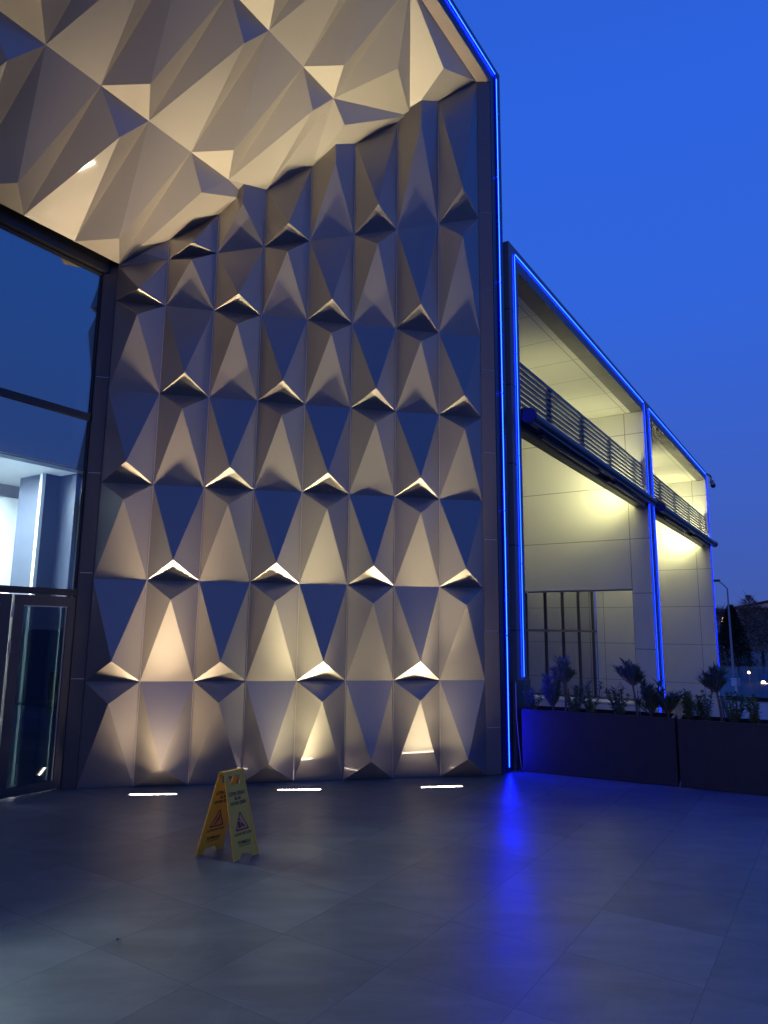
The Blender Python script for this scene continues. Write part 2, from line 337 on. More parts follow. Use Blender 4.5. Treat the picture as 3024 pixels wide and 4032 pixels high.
# --- folded canopy
DC = 0.37
def N(k, r): return (1.033*k+0.145*r, 0.05+2.71*r)
fc = []
def cell(k, r):
    a = N(k, r); b = N(k+1, r); c = N(k, r+1); d = N(k+1, r+1)
    A, B, Cc, Dd = [Cp(*q) for q in (a, b, c, d)]
    if (k+r) % 2:
        P = Cp((a[0]+b[0])/2+0.03, a[1]+0.54, DC); fc.extend([(Cc, Dd, P), (A, B, P), (A, P, Cc), (B, Dd, P)])
    else:
        Q = Cp((c[0]+d[0])/2-0.0, c[1]-0.54, DC); fc.extend([(A, B, Q), (Cc, Q, Dd), (A, Q, Cc), (B, Dd, Q)])
for k in range(-26, 0): cell(k, 0)
for k in range(-26, 1): cell(k, 1)
for k in range(-26, 2): cell(k, 2)
w = lambda i, d=0.0: Cp(0.7062*i, 1.02558*i, d)
n01, n11, n12, n22, T = Cp(*N(0, 1)), Cp(*N(1, 1)), Cp(*N(1, 2)), Cp(*N(2, 2)), Cp(*N(2, 3))
Q00 = Cp(0.55, 2.24, DC); X = w(2.62, -0.0)
fc += [(n01, Q00, w(0)), (w(0), Q00, w(1)), (w(1), Q00, w(2)), (w(2), Q00, X), (X, Q00, n11), (n01, n11, Q00)]
Q11 = Cp(1.80, 4.93, DC)
fc += [(n11, Q11, n12), (n12, n22, Q11), (n11, X, w(3)), (n11, w(3), Q11), (n22, Q11, w(3)), (n22, w(3), w(4))]
Q3 = Cp(2.745, 5.20, 0.3); V2 = w(6.3); Lp = Cp(3.10, 6.82, 0.35); Rp = Cp(4.20, 7.62, 0.35)
fc += [(n22, Q3, w(4)), (w(4), Q3, w(5)), (w(5), Q3, w(6)), (w(6), Q3, V2), (n22, V2, Q3), (n22, Lp, V2), (n22, T, Lp), (T, V2, Lp), (T, Rp, V2), (V2, Rp, w(7)), (w(7), Rp, w(8)), (T, w(8), Rp)]
bm = BM(); facets(bm, fc, nv)
link('folded_canopy', bm, M_soffit, EB, label='underside of canopy folded into large triangular metal facets')
# soffit border strip between the folds and the fascia
bm = BM()
a0, a1, b0, b1 = F(-25, -6.50, 13.40), F(14.0, -6.50, 13.40), F(-25, -6.262, 13.52), F(14.15, -6.262, 13.50)
hexa(bm, [a0, a1, b1, b0, a0+Vector((0, 0, .05)), a1+Vector((0, 0, .05)), b1+Vector((0, 0, .05)), b0+Vector((0, 0, .05))])
link('soffit_border', bm, M_soffit_trim, EB)
# fascia and outer pillar around the portal
fb('fascia', (-25, 14.735, -6.75, -6.262, 13.505, 14.13), M_fascia, EB)
fb('portal_pillar', (14.15, 14.735, -6.95, -6.262, -Z0+0.002, 13.503), M_fascia, EB)
fb('side_wall', (14.45, 14.70, -40, -6.96, -Z0-2.4, 13.9), M_fascia, EB)
fb('roof', (-25, 14.70, -40, -6.76, 13.9, 14.08), M_dark, EB)
# right pilaster with joints, coplanar with the valleys
bm = BM(); zj = [-2.945, -1.99, 0.02, 2.0, 3.97, 5.94, 7.92, 9.9, 11.9, 13.46]
for a, b in zip(zj, zj[1:]): wbox(bm, 8.0, 8.33, -0.02, 0.012, a+0.008, b-0.008)
link('right_pilaster', bm, M_trim, EB)
for a in zj[1:-1]:
    bm = BM(); wbox(bm, 8.02, 8.32, 0.0, 0.006, a-0.012, a+0.012); link('joint_strip', bm, M_seam, EB)
bm = BM(); zj2 = [-2.945, -0.96, 1.05, 3.04, 5.04, 7.3]
for a, b in zip(zj2, zj2[1:]): wbox(bm, -0.26, -0.004, -0.02, 0.012, a+0.006, b-0.006)
link('left_pilaster', bm, M_post, EB)
for a in zj2[1:-1]:
    bm = BM(); wbox(bm, -0.25, -0.01, 0.0, 0.005, a-0.006, a+0.006); link('joint_strip', bm, M_seam, EB)
# header beam over the glazing
EG = -12.42
fb('header_beam', (-25, 8.16, EG-0.3, EG+0.13, 7.33, 7.75), M_black, EB)
# --- glazing (thing part > sub-parts)
GL = link('window_frame', (lambda b: (fbox(b, -25, 8.10, EG-0.08, EG+0.05, 7.27, 7.329), fbox(b, -25, 8.07, EG-0.08, EG+0.05, 4.12, 4.25),
     fbox(b, 8.07, 8.16, EG-0.1, EG+0.08, 0.7, 7.327), fbox(b, 8.10, 8.16, EG-0.1, EG+0.08, -Z0+.002, 0.7), fbox(b, -25, 8.12, EG-0.1, EG+0.09, 0.60, 0.72),
     [fbox(b, t-0.05, t+0.05, EG-0.08, EG+0.04, 0.73, 7.26) for t in (2.0, -4.0, -10.0, -16)], b)[-1])(BM()), M_black, EB)
for nm, a, b, mt in (('upper_pane', 4.255, 7.265, M_glass), ('middle_pane', 3.10, 4.115, M_glass), ('lower_pane', 0.73, 3.09, M_clear)):
    bm = BM(); fbox(bm, -25, 8.068, EG-0.02, EG+0.0, a, b); link('pane', bm, mt, GL)
bm = BM(); fbox(bm, 8.03, 8.062, EG+0.002, EG+0.03, 0.75, 7.2); link('gasket', bm, M_gasket, GL)
# floor slab edge behind the blue glass
fb('slab_edge', (-25, 8.05, -13.0, EG-0.12, 3.10, 3.7), M_slab, EB)
fb('upper_blind', (-25, 8.05, -13.2, -13.0, 3.7, 7.6), M_slab, EB)
for tt in (4.1, 2.6, 1.1, -.4, -1.9, -3.4, -4.9):
    bm = BM(); fbox(bm, tt+.06, tt+1.44, EG-.02, EG, -Z0+.1, .59); link('pane', bm, M_doorglass, GL)
    bm = BM(); fbox(bm, tt-.05, tt+.05, EG-.07, EG+.05, -Z0+.003, .595); fbox(bm, tt+.05, tt+1.45, EG-.06, EG+.04, -Z0+.003, -Z0+.095); link('mullion', bm, M_black, GL)
# --- doors
DL = thing('glass_door', 'dark framed glass entrance door with push bar beside the faceted wall', 'door', F(6.82, EG, -Z0))
def leaf(root, t0, t1, mirror=False):
    b = BM(); ff = 0.19
    fbox(b, t0+.01, t0+ff, EG-.06, EG+.06, -Z0+.03, 0.575); fbox(b, t1-ff-.03, t1-.03, EG-.06, EG+.06, -Z0+.03, 0.575)
    fbox(b, t0+ff, t1-ff-.03, EG-.06, EG+.06, 0.39, 0.575); fbox(b, t0+ff, t1-ff-.03, EG-.06, EG+.06, -Z0+.03, -2.77)
    link('leaf_frame', b, M_post, root)
    b = BM(); fbox(b, t0+ff, t1-ff-.03, EG-.012, EG+.012, -2.77, 0.39); link('pane', b, M_doorglass, root)
    b = BM(); fbox(b, t1-ff-.05, t1-ff-.032, EG+.013, EG+.04, -2.77, .39); fbox(b, t0+ff+.001, t0+ff+.018, EG-.055, EG-.013, -2.77, .39); fbox(b, t0+ff, t1-ff-.03, EG+.013, EG+.05, .372, .389)
    link('glazing_bead', b, M_seam, root)
    b = BM(); fbox(b, t1-ff-.075, t1-ff-.031, EG-.11, EG-.062, -2.77, .39); link('lit_edge_strip', b, M_lobby, root)  # added white strip standing in for lobby light on the glass edge
    b = BM(); tube(b, [F(t0+.16, EG-.02, -1.37), F(t0+.2, EG-.16, -1.37), F(t1-.26, EG-.16, -1.37), F(t1-.2, EG-.02, -1.30)], 0.012); link('push_bar', b, M_steel, root)
    for z in (0.28, -0.36, -2.62):
        b = BM(); tube(b, [F(t1-.0, EG+.075, z-.11), F(t1-.0, EG+.075, z+.11)], 0.010); link('hinge', b, M_steel, root)
leaf(DL, 6.83, 8.10)
DL2 = thing('glass_door', 'left hand dark framed glass entrance door, mostly outside the picture edge', 'door', F(5.55, EG, -Z0))
leaf(DL2, 5.56, 6.82)
# --- lobby seen through the glass
LB = EB
bm = BM(); fbox(bm, -25, 13.6, -30, EG-0.14, 3.03, 3.098); link('lobby_ceiling', bm, M_lobby, LB)
bm = BM(); fbox(bm, -25, 14.4, -30, EG-0.02, -Z0-.02, -Z0+0.004); link('lobby_floor', bm, M_lobby_floor, LB)
bm = BM(); fbox(bm, 7.62, 8.4, -14.0, -13.1, -Z0+.005, 3.028); fbox(bm, 7.95, 8.05, -13.099, EG-0.13, -Z0+.005, 3.027); link('lobby_column', bm, M_lobby_dark, LB)
bm = BM(); fbox(bm, 7.55, 7.619, -13.16, -13.07, -Z0+.006, 3.02); link('column_edge', bm, M_lobby, LB)
bm = BM(); fbox(bm, -25, 8.33, -15.25, -15.0, -Z0+.005, 2.78); fbox(bm, 8.36, 14.35, -16.2, -15.9, -Z0+.005, 3.028); fbox(bm, -25, 14.35, -30.2, -30, -Z0, 3.1); link('lobby_wall', bm, M_lobby, LB)
bm = BM(); fbox(bm, 8.331, 8.52, -15.25, -14.9, -Z0+.005, 3.027); fbox(bm, -25, 8.33, -15.2, -14.9, 2.79, 3.027); link('inner_door_frame', bm, M_steel, LB)
# --- blue light line of the portal
def led(parent, p0, p1, nrm, w_=0.022, n=4, gap=0.012, m=None):
    L = (p1-p0).length; u = (p1-p0).normalized(); nrm = nrm.normalized(); side = u.cross(nrm).normalized()
    for k in range(n):
        a = p0+u*(L*k/n+gap/2); b_ = L/n-gap
        bb = BM(); obox(bb, a-side*w_/2, u, side, nrm, b_, w_, 0.006)
        for s_ in (-1, 1): obox(bb, a+side*(s_*(w_/2+.0035)-.003)-nrm*.004, u, side, nrm, b_, .006, .012, 1)
        link('led_strip', bb, [m or M_led, M_glow], parent)
en = Vector((ex, ey, 0))
bb = BM(); obox(bb, F(14.40, -6.262, -Z0+.03), gv, en, Vector((0, 0, 1)), .05, .012, 8.4); link('led_channel', bb, M_ledcap, EB)
led(EB, F(14.435, -6.235, -2.85), F(14.435, -6.235, 13.80), en, n=6)
led(EB, F(14.38, -6.235, 13.87), F(-12, -6.235, 13.87), en, n=8)

# ================================================================== SHOP WING
WG = thing('shop_wing', 'pale low wing with two tall recessed bays outlined in blue light', 'building', F(30, -13, -5.5))
BASE = -5.45
b = BM()
fbox(b, 15.08, 15.65, -6.75, -6.262, BASE, 9.095); fbox(b, 29.062, 29.44, -6.75, -6.262, BASE, 9.095); fbox(b, 15.08, 29.44, -6.75, -6.262, 9.10, 9.68)
link('portal_frame', b, M_wingface, WG)
b = BM()
fbox(b, 29.52, 30.25, -6.75, -6.262, BASE, 9.095); fbox(b, 44.622, 44.95, -6.75, -6.262, BASE, 9.095); fbox(b, 29.52, 44.95, -6.75, -6.262, 9.10, 9.68)
link('portal_frame', b, M_wingface, WG)
fb('recess', (14.74, 15.07, -7.2, -6.42, BASE, 9.45), M_wingface, WG)
b = BM(); fbox(b, 29.02, 30.248, -7.05, -6.751, BASE, 9.09); fbox(b, 29.02, 30.248, -13.1, -7.05, 1.76, 9.09); fbox(b, 29.02, 30.248, -13.1, -7.05, BASE, -2.74); fbox(b, 29.02, 29.06, -6.751, -6.27, BASE, 9.09)
link('end_wall', b, M_endwall, WG)
b = BM(); fbox(b, 44.58, 44.9, -13.1, -6.751, BASE, 9.09); fbox(b, 44.58, 44.62, -6.751, -6.27, BASE, 9.09); link('end_wall', b, M_endwall, WG)
b = BM(); fbox(b, 15.1, 15.64, -13.1, -6.751, BASE, 9.09); link('end_wall', b, M_endwall, WG)
b = BM(); fbox(b, 15.1, 44.9, -13.4, -6.70, 9.101, 9.4); link('bay_soffit', b, M_baysoffit, WG)
fb('plinth', (15.66, 44.57, -13.3, -6.95, BASE, -3.9), M_wingface, WG)
fb('back_wall', (15.66, 44.9, -13.5, -13.25, -3.9, 9.09), M_endwall, WG)
GZ = link('shop_window', (lambda b: ([fbox(b, t-.032, t+.032, -13.2, -13.02, -3.89, 3.98) for t in (19, 21.75, 24.5, 27.3, 30.0, 32.8, 35.5, 38.2, 41.0, 43.75)], fbox(b, 17, 44.19, -13.2, -13.02, 0.03, 0.15), fbox(b, 17, 44.19, -13.2, -13.02, 3.9, 4.0), b)[-1])(BM()), M_trim, WG)
bm = BM(); fbox(bm, 17, 44.18, -13.14, -13.10, -3.89, 3.9); link('pane', bm, M_shopglass, GZ)
for (ta, tb, ra) in ((15.37, 29.10, 1), (29.93, 44.66, 0)):
    led(WG, F(ta, -6.235, -1.02 if ra else -4.9), F(ta, -6.235, 9.40), en, n=4, m=M_led2)
    led(WG, F(tb, -6.235, -4.9 if ra else -2.6), F(tb, -6.235, 9.40), en, n=5, m=M_led2)
    led(WG, F(ta+.05, -6.235, 9.45), F(tb-.05, -6.235, 9.45), en, n=5, m=M_led2)
# louvre screens
for q, (ta, tb, posts) in enumerate(((15.66, 29.0, (18.5, 21.5, 24.65, 28.2)), (30.26, 44.56, (32.9, 36.2, 39.9, 43.4)))):
    b = BM()
    for k in range(8):
        z = 5.72+k*0.15
        p = [F(ta, -6.50, z), F(tb, -6.50, z), F(tb, -6.40, z-.036), F(ta, -6.40, z-.036)]
        hexa(b, p+[v+Vector((0, 0, .034)) for v in p])
    fbox(b, ta, tb, -6.52, -6.44, 6.80, 6.86)
    sp = link('louvre_screen', b, M_louver, WG)
    for t in posts:
        bb = BM(); fbox(bb, t-.12, t+.12, -6.60, -6.525, 5.5, 6.82); link('louvre_post', bb, M_louver, sp)
    # awning: cassette tube, arms, rear beam
    aw = thing('folding_awning', ('rolled folding-arm awning under the louvres of the nearer bay', 'rolled folding-arm awning under the louvres of the far bay')[q], 'awning', F((ta+tb)/2, -6.3, 4.9), 'rolled awnings across the bays')
    b = BM(); fbox(b, ta, tb, -6.80, -6.42, 5.10, 5.55); link('support_beam', b, M_awn, aw)
    b = BM(); fbox(b, ta+.2, tb-.2, -6.41, -6.28, 5.02, 5.10); link('fabric_roll', b, M_awnf, aw)
    b = BM(); tube(b, [F(ta+.1, -6.22, 5.36), F(tb-.1, -6.22, 5.36)], 0.075, 14); link('roller_tube', b, M_awn, aw)
    b = BM(); tube(b, [F(ta-.10, -6.0, 5.20), F(tb-.05, -6.0, 5.20)], 0.075, 14); fbox(b, ta-.05, tb-.1, -6.05, -5.93, 5.02, 5.12); link('front_bar', b, M_awn, aw)
    b = BM(); tube(b, [F(ta-.16, -6.0, 5.20), F(ta-.10, -6.0, 5.20)], 0.095, 14); link('end_cap', b, M_gasket, aw)
    b = BM(); tube(b, [F(tb-.05, -6.0, 5.20), F(tb+.02, -6.0, 5.20)], 0.09, 14); link('end_cap', b, M_gasket, aw)
    md = (ta+tb)/2
    for sgn in (-1, 1):
        b = BM(); r1 = F(md+sgn*0.5, -6.18, 5.0); r2 = F(md+sgn*5.7, -6.12, 4.97)
        tube(b, [r1, r2], 0.028, 8); tube(b, [F(md+sgn*0.9, -6.05, 4.95), r2], 0.022, 8); ball(b, r2, 0.045); ball(b, r1, 0.05); link('folding_arm', b, M_awn, aw)
# wash lights behind the beams
def area(name, loc, tgt, sx_, sy_, col, pw, spread=180, parent=None):
    l = bpy.data.lights.new(name, 'AREA'); l.shape = 'RECTANGLE'; l.size = sx_; l.size_y = sy_; l.color = col; l.energy = pw; l.spread = math.radians(spread)
    o = bpy.data.objects.new(name, l); C.objects.link(o)
    d = (tgt-loc).normalized(); o.rotation_euler = d.to_track_quat('-Z', 'Y').to_euler(); o.location = loc
    if parent is not None: o.parent = parent; o.location = loc-parent.location
    return o
for q, (ta, tb, pw) in enumerate(((15.66, 29.0, 17), (30.26, 44.56, 24))):
    for r, t in enumerate((tb-1.7, tb-7.5)):
        fl = thing('floodlight', (('warm floodlight behind the nearer awning beside the cross wall', 'warm floodlight behind the middle of the nearer awning'), ('warm floodlight behind the far awning beside the outer cross wall', 'warm floodlight behind the middle of the far awning'))[q][r], 'floodlight', F(t, -7.1, 5.5), 'floodlights behind the awnings')
        b = BM(); fbox(b, t-.30, t+.1, -7.15, -6.92, 5.44, 5.52); fbox(b, t-.15, t-.05, -6.92, -6.80, 5.46, 5.50); link('housing', b, M_dark, fl)
        b = BM(); fbox(b, t-.28, t+.08, -7.13, -6.94, 5.521, 5.54); link('lamp_glass', b, M_lens, fl)
        area('lamp', F(t+.02, -7.1, 5.62), F(t+1.2, -8.6, 7.2), 1.1, 0.14, (1.0, 0.96, 0.42), (1.7, 2.5)[q]*pw*(1.0 if r == 0 else 0.8), 175, fl)
        if r == 0: area('lamp', F(t+.25, -7.22, 5.50), F(t+2.4, -9.3, 4.9), 0.8, 0.12, (1.0, 0.96, 0.42), pw*0.42, 140, fl)
# security camera on the far corner
sc_ = thing('security_camera', 'dome camera on a bent arm at the far top corner of the wing', 'camera', F(44.95, -6.2, 9.5))
b = BM(); tube(b, [F(44.9, -6.20, 9.52), F(45.5, -6.12, 9.52), F(45.6, -6.1, 9.45), F(45.62, -6.1, 9.2)], 0.035, 8); link('arm', b, M_camwhite, sc_)
b = BM(); tube(b, [F(45.62, -6.07, 9.2), F(45.8, -6.03, 9.04)], 0.06, 12); link('housing', b, M_camwhite, sc_)
b = BM(); ball(b, F(45.84, -6.03, 8.96), 0.075); link('dome', b, M_dome, sc_, smooth=True)

# ================================================================== FLOOR UPLIGHTS
def wl(x, y): return Pp(x, y, -Z0)
ups = [((-4.5, 13.14), (-3.7, 13.21)), ((-1.91, 13.62), (-1.14, 13.70)), ((0.78, 13.98), (1.55, 14.10))]
labs = ['long thin floor light left of the yellow sign, nearest the glass door', 'long thin floor light just right of the yellow sign', 'long thin floor light nearest the blue corner line']
for q, (a, b_) in enumerate(ups):
    A = wl(*a); B = wl(*b_); u = (B-A).normalized(); v = Vector((-u.y, u.x, 0)); L = (B-A).length; zz = Vector((0, 0, 1))
    t = thing('floor_uplight', labs[q], 'floor light', (A+B)/2, 'strip lights set in the floor before the wall')
    bm = BM(); obox(bm, A-u*.02-v*.03, u, v, zz, L+.04, .008, .005); obox(bm, A-u*.02+v*.022, u, v, zz, L+.04, .008, .005); obox(bm, A-u*.02-v*.022, u, v, zz, .012, .044, .005); obox(bm, B+u*.008-v*.022, u, v, zz, .012, .044, .005)
    link('housing', bm, M_steel, t)
    bm = BM(); obox(bm, A-u*.008-v*.022, u, v, zz, L+.016, .044, .003); link('lens', bm, M_lens, t)
    bm = BM(); n_ = 24
    for k in range(n_): obox(bm, A+u*(L*(k+.5)/n_-.006)-v*.006, u, v, zz, .012, .012, .0045)
    link('diodes', bm, M_diode, t)
    for kk, (pw_, spr, tilt) in enumerate(((6.5, 120, 0), (7, 80, 1), (14, 36, 2))):
        col = ((1.0, 0.755, 0.50), (1.0, 0.865, 0.53), (1.0, 0.83, 0.54))[q]
        area('lamp', (A+B)/2+zz*(0.007+.001*kk), (A+B)/2+zz, L, 0.03, col, pw_*1.5, spr, t).rotation_euler = (Matrix.Rotation(math.atan2(u.y, u.x), 3, 'Z') @ Matrix.Rotation(math.radians(180-tilt), 3, 'X')).to_euler()

# lobby lamps
for q, (t_, e_) in enumerate(((6.0, -13.9), (2.0, -13.9), (-3.0, -13.9))):
    lt = thing('ceiling_panel_light', ('flat white ceiling light just inside the glass entrance', 'flat white ceiling light in the middle of the lobby', 'flat white ceiling light at the far left of the lobby')[q], 'ceiling light', F(t_, e_, 2.98), 'flat lights in the lobby ceiling')
    bm = BM(); fbox(bm, t_-.55, t_+.55, e_-.55, e_+.55, 2.985, 3.029); link('frame', bm, M_steel, lt)
    o = area('lamp', F(t_, e_, 2.97), F(t_, e_, 0), 0.5, 0.5, (0.88, 0.97, 1.0), 215, 180, lt)

# ================================================================== TERRACE EDGE
cp = thing('cladding_upstand', 'low dark cladding panel below the start of the wing light line', 'panel', F(14.8, -5.97, -Z0))
b = BM(); fbox(b, 14.76, 15.7, -6.26, -6.20, -Z0+.002, -1.07); link('panel', b, M_trim, cp)
cb = BM(); tube(cb, [F(14.76, -6.18, -1.1), F(14.77, -6.18, -1.8), F(14.85, -6.17, -2.4), F(14.95, -6.16, -2.94)], 0.006, 6)
tag(link('cable', cb, M_cable), 'thin white cable hanging down the edge of the low dark panel', 'cable')
pd = Vector((0.89699, -0.44204, 0)); pn = Vector((0.44204, 0.89699, 0)); zz = Vector((0, 0, 1)); PA = Pp(3.03, 15.60, -Z0)
pl = [('long dark planter box nearest the blue light line, lit blue at its left end', 0.0, 3.08, 1.28), ('long dark planter box cut off by the right edge of the picture', 3.13, 3.2, 1.26)]
for q, (lab, s0, L, H) in enumerate(pl):
    t = thing('planter', lab, 'planter', PA+pd*(s0+L/2)*S, 'dark planter boxes along the terrace edge')
    o = PA+pd*s0*S + zz*0.004; wd = .85*S; L_ = L*S; H_ = H*S; th_ = .012
    bm = BM()
    obox(bm, o, pd, pn, zz, L_, th_, H_); obox(bm, o+pn*(wd-th_), pd, pn, zz, L_, th_, H_)
    obox(bm, o+pn*th_, pd, pn, zz, th_, wd-2*th_, H_); obox(bm, o+pn*th_+pd*(L_-th_), pd, pn, zz, th_, wd-2*th_, H_)
    obox(bm, o+pn*th_+pd*th_, pd, pn, zz, L_-2*th_, wd-2*th_, .01)
    # folded rim
    obox(bm, o+zz*(H_+.001)-pn*.004, pd, pn, zz, L_, .03, .008); obox(bm, o+zz*(H_+.001)+pn*(wd-.026), pd, pn, zz, L_, .03, .008)
    obox(bm, o+zz*(H_+.001)+pn*.027, pd, pn, zz, .03, wd-.054, .008); obox(bm, o+zz*(H_+.001)+pn*.027+pd*(L_-.03), pd, pn, zz, .03, wd-.054, .008)
    link('box', bm, M_planter, t)
    bm = BM(); nx, ny = 40, 10; gr = []
    for i in range(nx+1):
        gr.append([bm.verts.new(o+pd*(th_+(L_-2*th_)*i/nx)+pn*(th_+(wd-2*th_)*j/ny)+zz*(H_-.05+.012*noise.noise(Vector((i*.7, j*.9, q*5))))) for j in range(ny+1)])
    for i in range(nx):
        for j in range(ny): bm.faces.new((gr[i][j], gr[i+1][j], gr[i+1][j+1], gr[i][j+1]))
    link('soil', bm, M_soil, t, smooth=True)

def leafq(bm, p, d, L, w_, mi=0, droop=0.0):
    d = d.normalized(); s = d.cross(Vector((random.uniform(-.4, .4), random.uniform(-.4, .4), 1))).normalized(); n_ = s.cross(d)
    m1 = p+d*L*.45+n_*L*.05; tip = p+d*L-n_*L*0.08-Vector((0, 0, droop*L))
    v = [bm.verts.new(q) for q in (p, m1+s*w_/2, tip, m1-s*w_/2)]
    c_ = bm.verts.new(m1-n_*w_*.18)
    for a, b in ((0, 1), (1, 2), (2, 3), (3, 0)): bm.faces.new((v[a], v[b], c_)).material_index = mi
def shrub(root, base, h, dense=1.0, wide=0.34):
    """small boxy shrub: several leaning stems thick with short leaves"""
    st = BM(); lf = BM(); nst = random.randint(6, 8)
    for k in range(nst):
        a = random.uniform(0, 6.28); r = random.uniform(0.25, 1.0)*wide*h
        hh = h*random.uniform(.62, 1.0) if k else h; top_ = base+Vector((math.cos(a)*r, math.sin(a)*r, hh)) if k else base+Vector((random.uniform(-.1, .1)*h, 0, h))
        pts = [base+(top_-base)*f + Vector((0, 0, -.18*h*math.sin(f*3.14)*r/(wide*h+.001)*.5)) + Vector((random.uniform(-1, 1), random.uniform(-1, 1), 0))*.015*h for f in (0, .25, .5, .75, 1)]
        tube(st, pts, [.006, .0055, .0045, .0035, .002], 5)
        m_ = int(80*dense)
        for i in range(m_):
            f = .16+.84*(i+random.random())/m_; j = min(3, int(f*4)); p = pts[j].lerp(pts[j+1], f*4-j)
            d = Vector((random.uniform(-1, 1), random.uniform(-1, 1), random.uniform(-.1, 1.1)))
            q = p+d.normalized()*random.uniform(.0, .022)
            leafq(lf, q, d, random.uniform(.028, .048), random.uniform(.016, .026))
    link('stems', st, M_stem, root); link('foliage', lf, M_leaf, root)
def spiky(root, base, h, bare=0.5, heads=5, lean=(0, 0), L=0.10, spread=0.16):
    """oleander on a bare stem: whorls of narrow upright leaves"""
    st = BM(); lf = BM(); knee = base+Vector((lean[0]*h*bare, lean[1]*h*bare, h*bare))
    tube(st, [base, base.lerp(knee, .5)+Vector((.004, 0, 0)), knee], [.014, .012, .010], 6)
    if bare > .3:
        tube(st, [base+Vector((.03, 0, 0)), knee+Vector((.05, .02, -.1*h))], [.006, .004], 5)
    for k in range(heads):
        a = k*2.4+random.uniform(-.3, .3); rr = spread*(0.15+.85*random.random())
        tip = knee+Vector((math.cos(a)*rr+lean[0]*h*(1-bare), math.sin(a)*rr+lean[1]*h*(1-bare), h*(1-bare)*random.uniform(.22, .95)))
        pts = [knee, knee.lerp(tip, .5)+Vector((math.cos(a), math.sin(a), 0))*.015, tip]
        tube(st, pts, [.008, .006, .004], 5)
        for i in range(44):
            f = random.uniform(.25, 1.0); p = knee.lerp(tip, f) if f < .5 else pts[1].lerp(tip, (f-.5)*2)
            aa = random.uniform(0, 6.28); upf = random.uniform(.6, 2.4)
            leafq(lf, p, Vector((math.cos(aa), math.sin(aa), upf)), L*random.uniform(.7, 1.15), L*.16, droop=.05)
    link('stems', st, M_stem, root); link('foliage', lf, M_leaf2, root)
plants = [('s', .16, .46, 'small leafy shrub at the blue-lit left end of the nearer planter'), ('m', .59, .75, 'bushy oleander beside the tall stemmed one, left half of the nearer planter'),
  ('k', .87, 1.06, 'tall bare-stemmed oleander in front of the dark shop window'), ('s', 1.06, .50, 'small shrub just right of the tall oleander before the shop window'),
  ('s', 1.42, .63, 'leafy shrub in front of the last dark window bar'), ('s', 2.0, .56, 'open branched shrub in front of the pale lit wall'),
  ('k', 2.35, 1.09, 'tall oleander with a thick pale stem left of the paired blue lines'), ('m', 2.60, .71, 'dense oleander in front of the paired blue lines'),
  ('p', 2.92, .42, 'low oleander with drooping leaves at the right end of the nearer planter'), ('s', 3.34, .49, 'narrow upright shrub at the left end of the farther planter'),
  ('s', 3.64, .50, 'rounded shrub left of the leaning oleander in the farther planter'), ('k', 3.93, .97, 'leaning tall oleander with dark crown in the farther planter'),
  ('s', 4.15, .50, 'shrub just right of the leaning oleander in front of the pale parapet'), ('s', 4.52, .46, 'shrub at the very right edge of the picture')]
for q, (kd, s_, h_, lab) in enumerate(plants):
    base = PA+pd*s_*S+pn*.42*S+zz*(1.28*S-.052)
    random.seed(100+q)
    if kd == 's':
        t = thing('shrub', lab, 'shrub', base, 'small shrubs in the planter boxes'); shrub(t, base, (h_+.12)*S, wide=(.26 if q in (9,) else .48))
    else:
        t = thing('oleander', lab, 'shrub', base, 'oleanders in the planter boxes')
        if kd == 'k': spiky(t, base, (h_+.1)*S, .58, 12, lean=((-.02, 0) if q == 2 else (-.10, 0.03)), L=.125, spread=.135)
        elif kd == 'm': spiky(t, base, (h_+.1)*S, .15, 16, L=.11, spread=.15)
        else: spiky(t, base, (h_+.1)*S, .25, 8, lean=(.1, 0), L=.12, spread=.12)

# ================================================================== WET FLOOR SIGN
sg = thing('wet_floor_sign', 'yellow folding wet floor warning sign standing open on the dark tiles', 'floor sign', Pp(-2.03, 9.82, -Z0))
def sign_panel(A, B, apexL, apexR, name, out):
    """A,B feet; apexL,R top corners; cut handle hole and foot notch; thickness outwards"""
    wv = (B-A); W_ = wv.length; u = wv.normalized(); Tm = (apexL+apexR)/2; Bm = (A+B)/2; H = (Tm-Bm).length; v = (Tm-Bm).normalized(); n_ = u.cross(v).normalized()
    if n_.dot(out) < 0: n_ = -n_
    Wt = (apexR-apexL).length
    def p(x, y, d=0): return Bm+u*x*1.0+v*y+n_*d
    hw = W_/2; ht = Wt/2
    ed = lambda y: hw+(ht-hw)*y/H
    hy0, hy1 = H-.085, H-.028
    th_ = .007
    quads = []
    # feet
    for s in (-1, 1):
        quads.append([(s*hw, 0), (s*hw*.50, 0), (s*hw*.36, .035), (s*ed(.035), .035)])
    quads.append([(-ed(.035), .035), (ed(.035), .035), (ed(hy0), hy0), (-ed(hy0), hy0)])
    for s in (-1, 1): quads.append([(s*ed(hy0), hy0), (s*ht*.42, hy0), (s*ht*.62, hy1), (s*ed(hy1), hy1)])
    quads.append([(-ed(hy1), hy1), (ed(hy1), hy1), (ed(H), H), (-ed(H), H)])
    bm = BM()
    for q in quads:
        f0 = [p(x, y, 0) for x, y in q]; f1 = [p(x, y, th_) for x, y in q]
        hexa(bm, f0+f1)
    # raised side ribs
    for s in (-1, 1):
        f0 = [p(s*ed(0), 0, th_), p(s*(ed(0)-.010), 0, th_), p(s*(ed(H)-.010), H, th_), p(s*ed(H), H, th_)]
        hexa(bm, f0+[q+n_*.004 for q in f0])
    bmesh.ops.recalc_face_normals(bm, faces=bm.faces)
    o = link(name, bm, M_yellow, sg)
    return o, p, u, v, n_, H, th_, ed
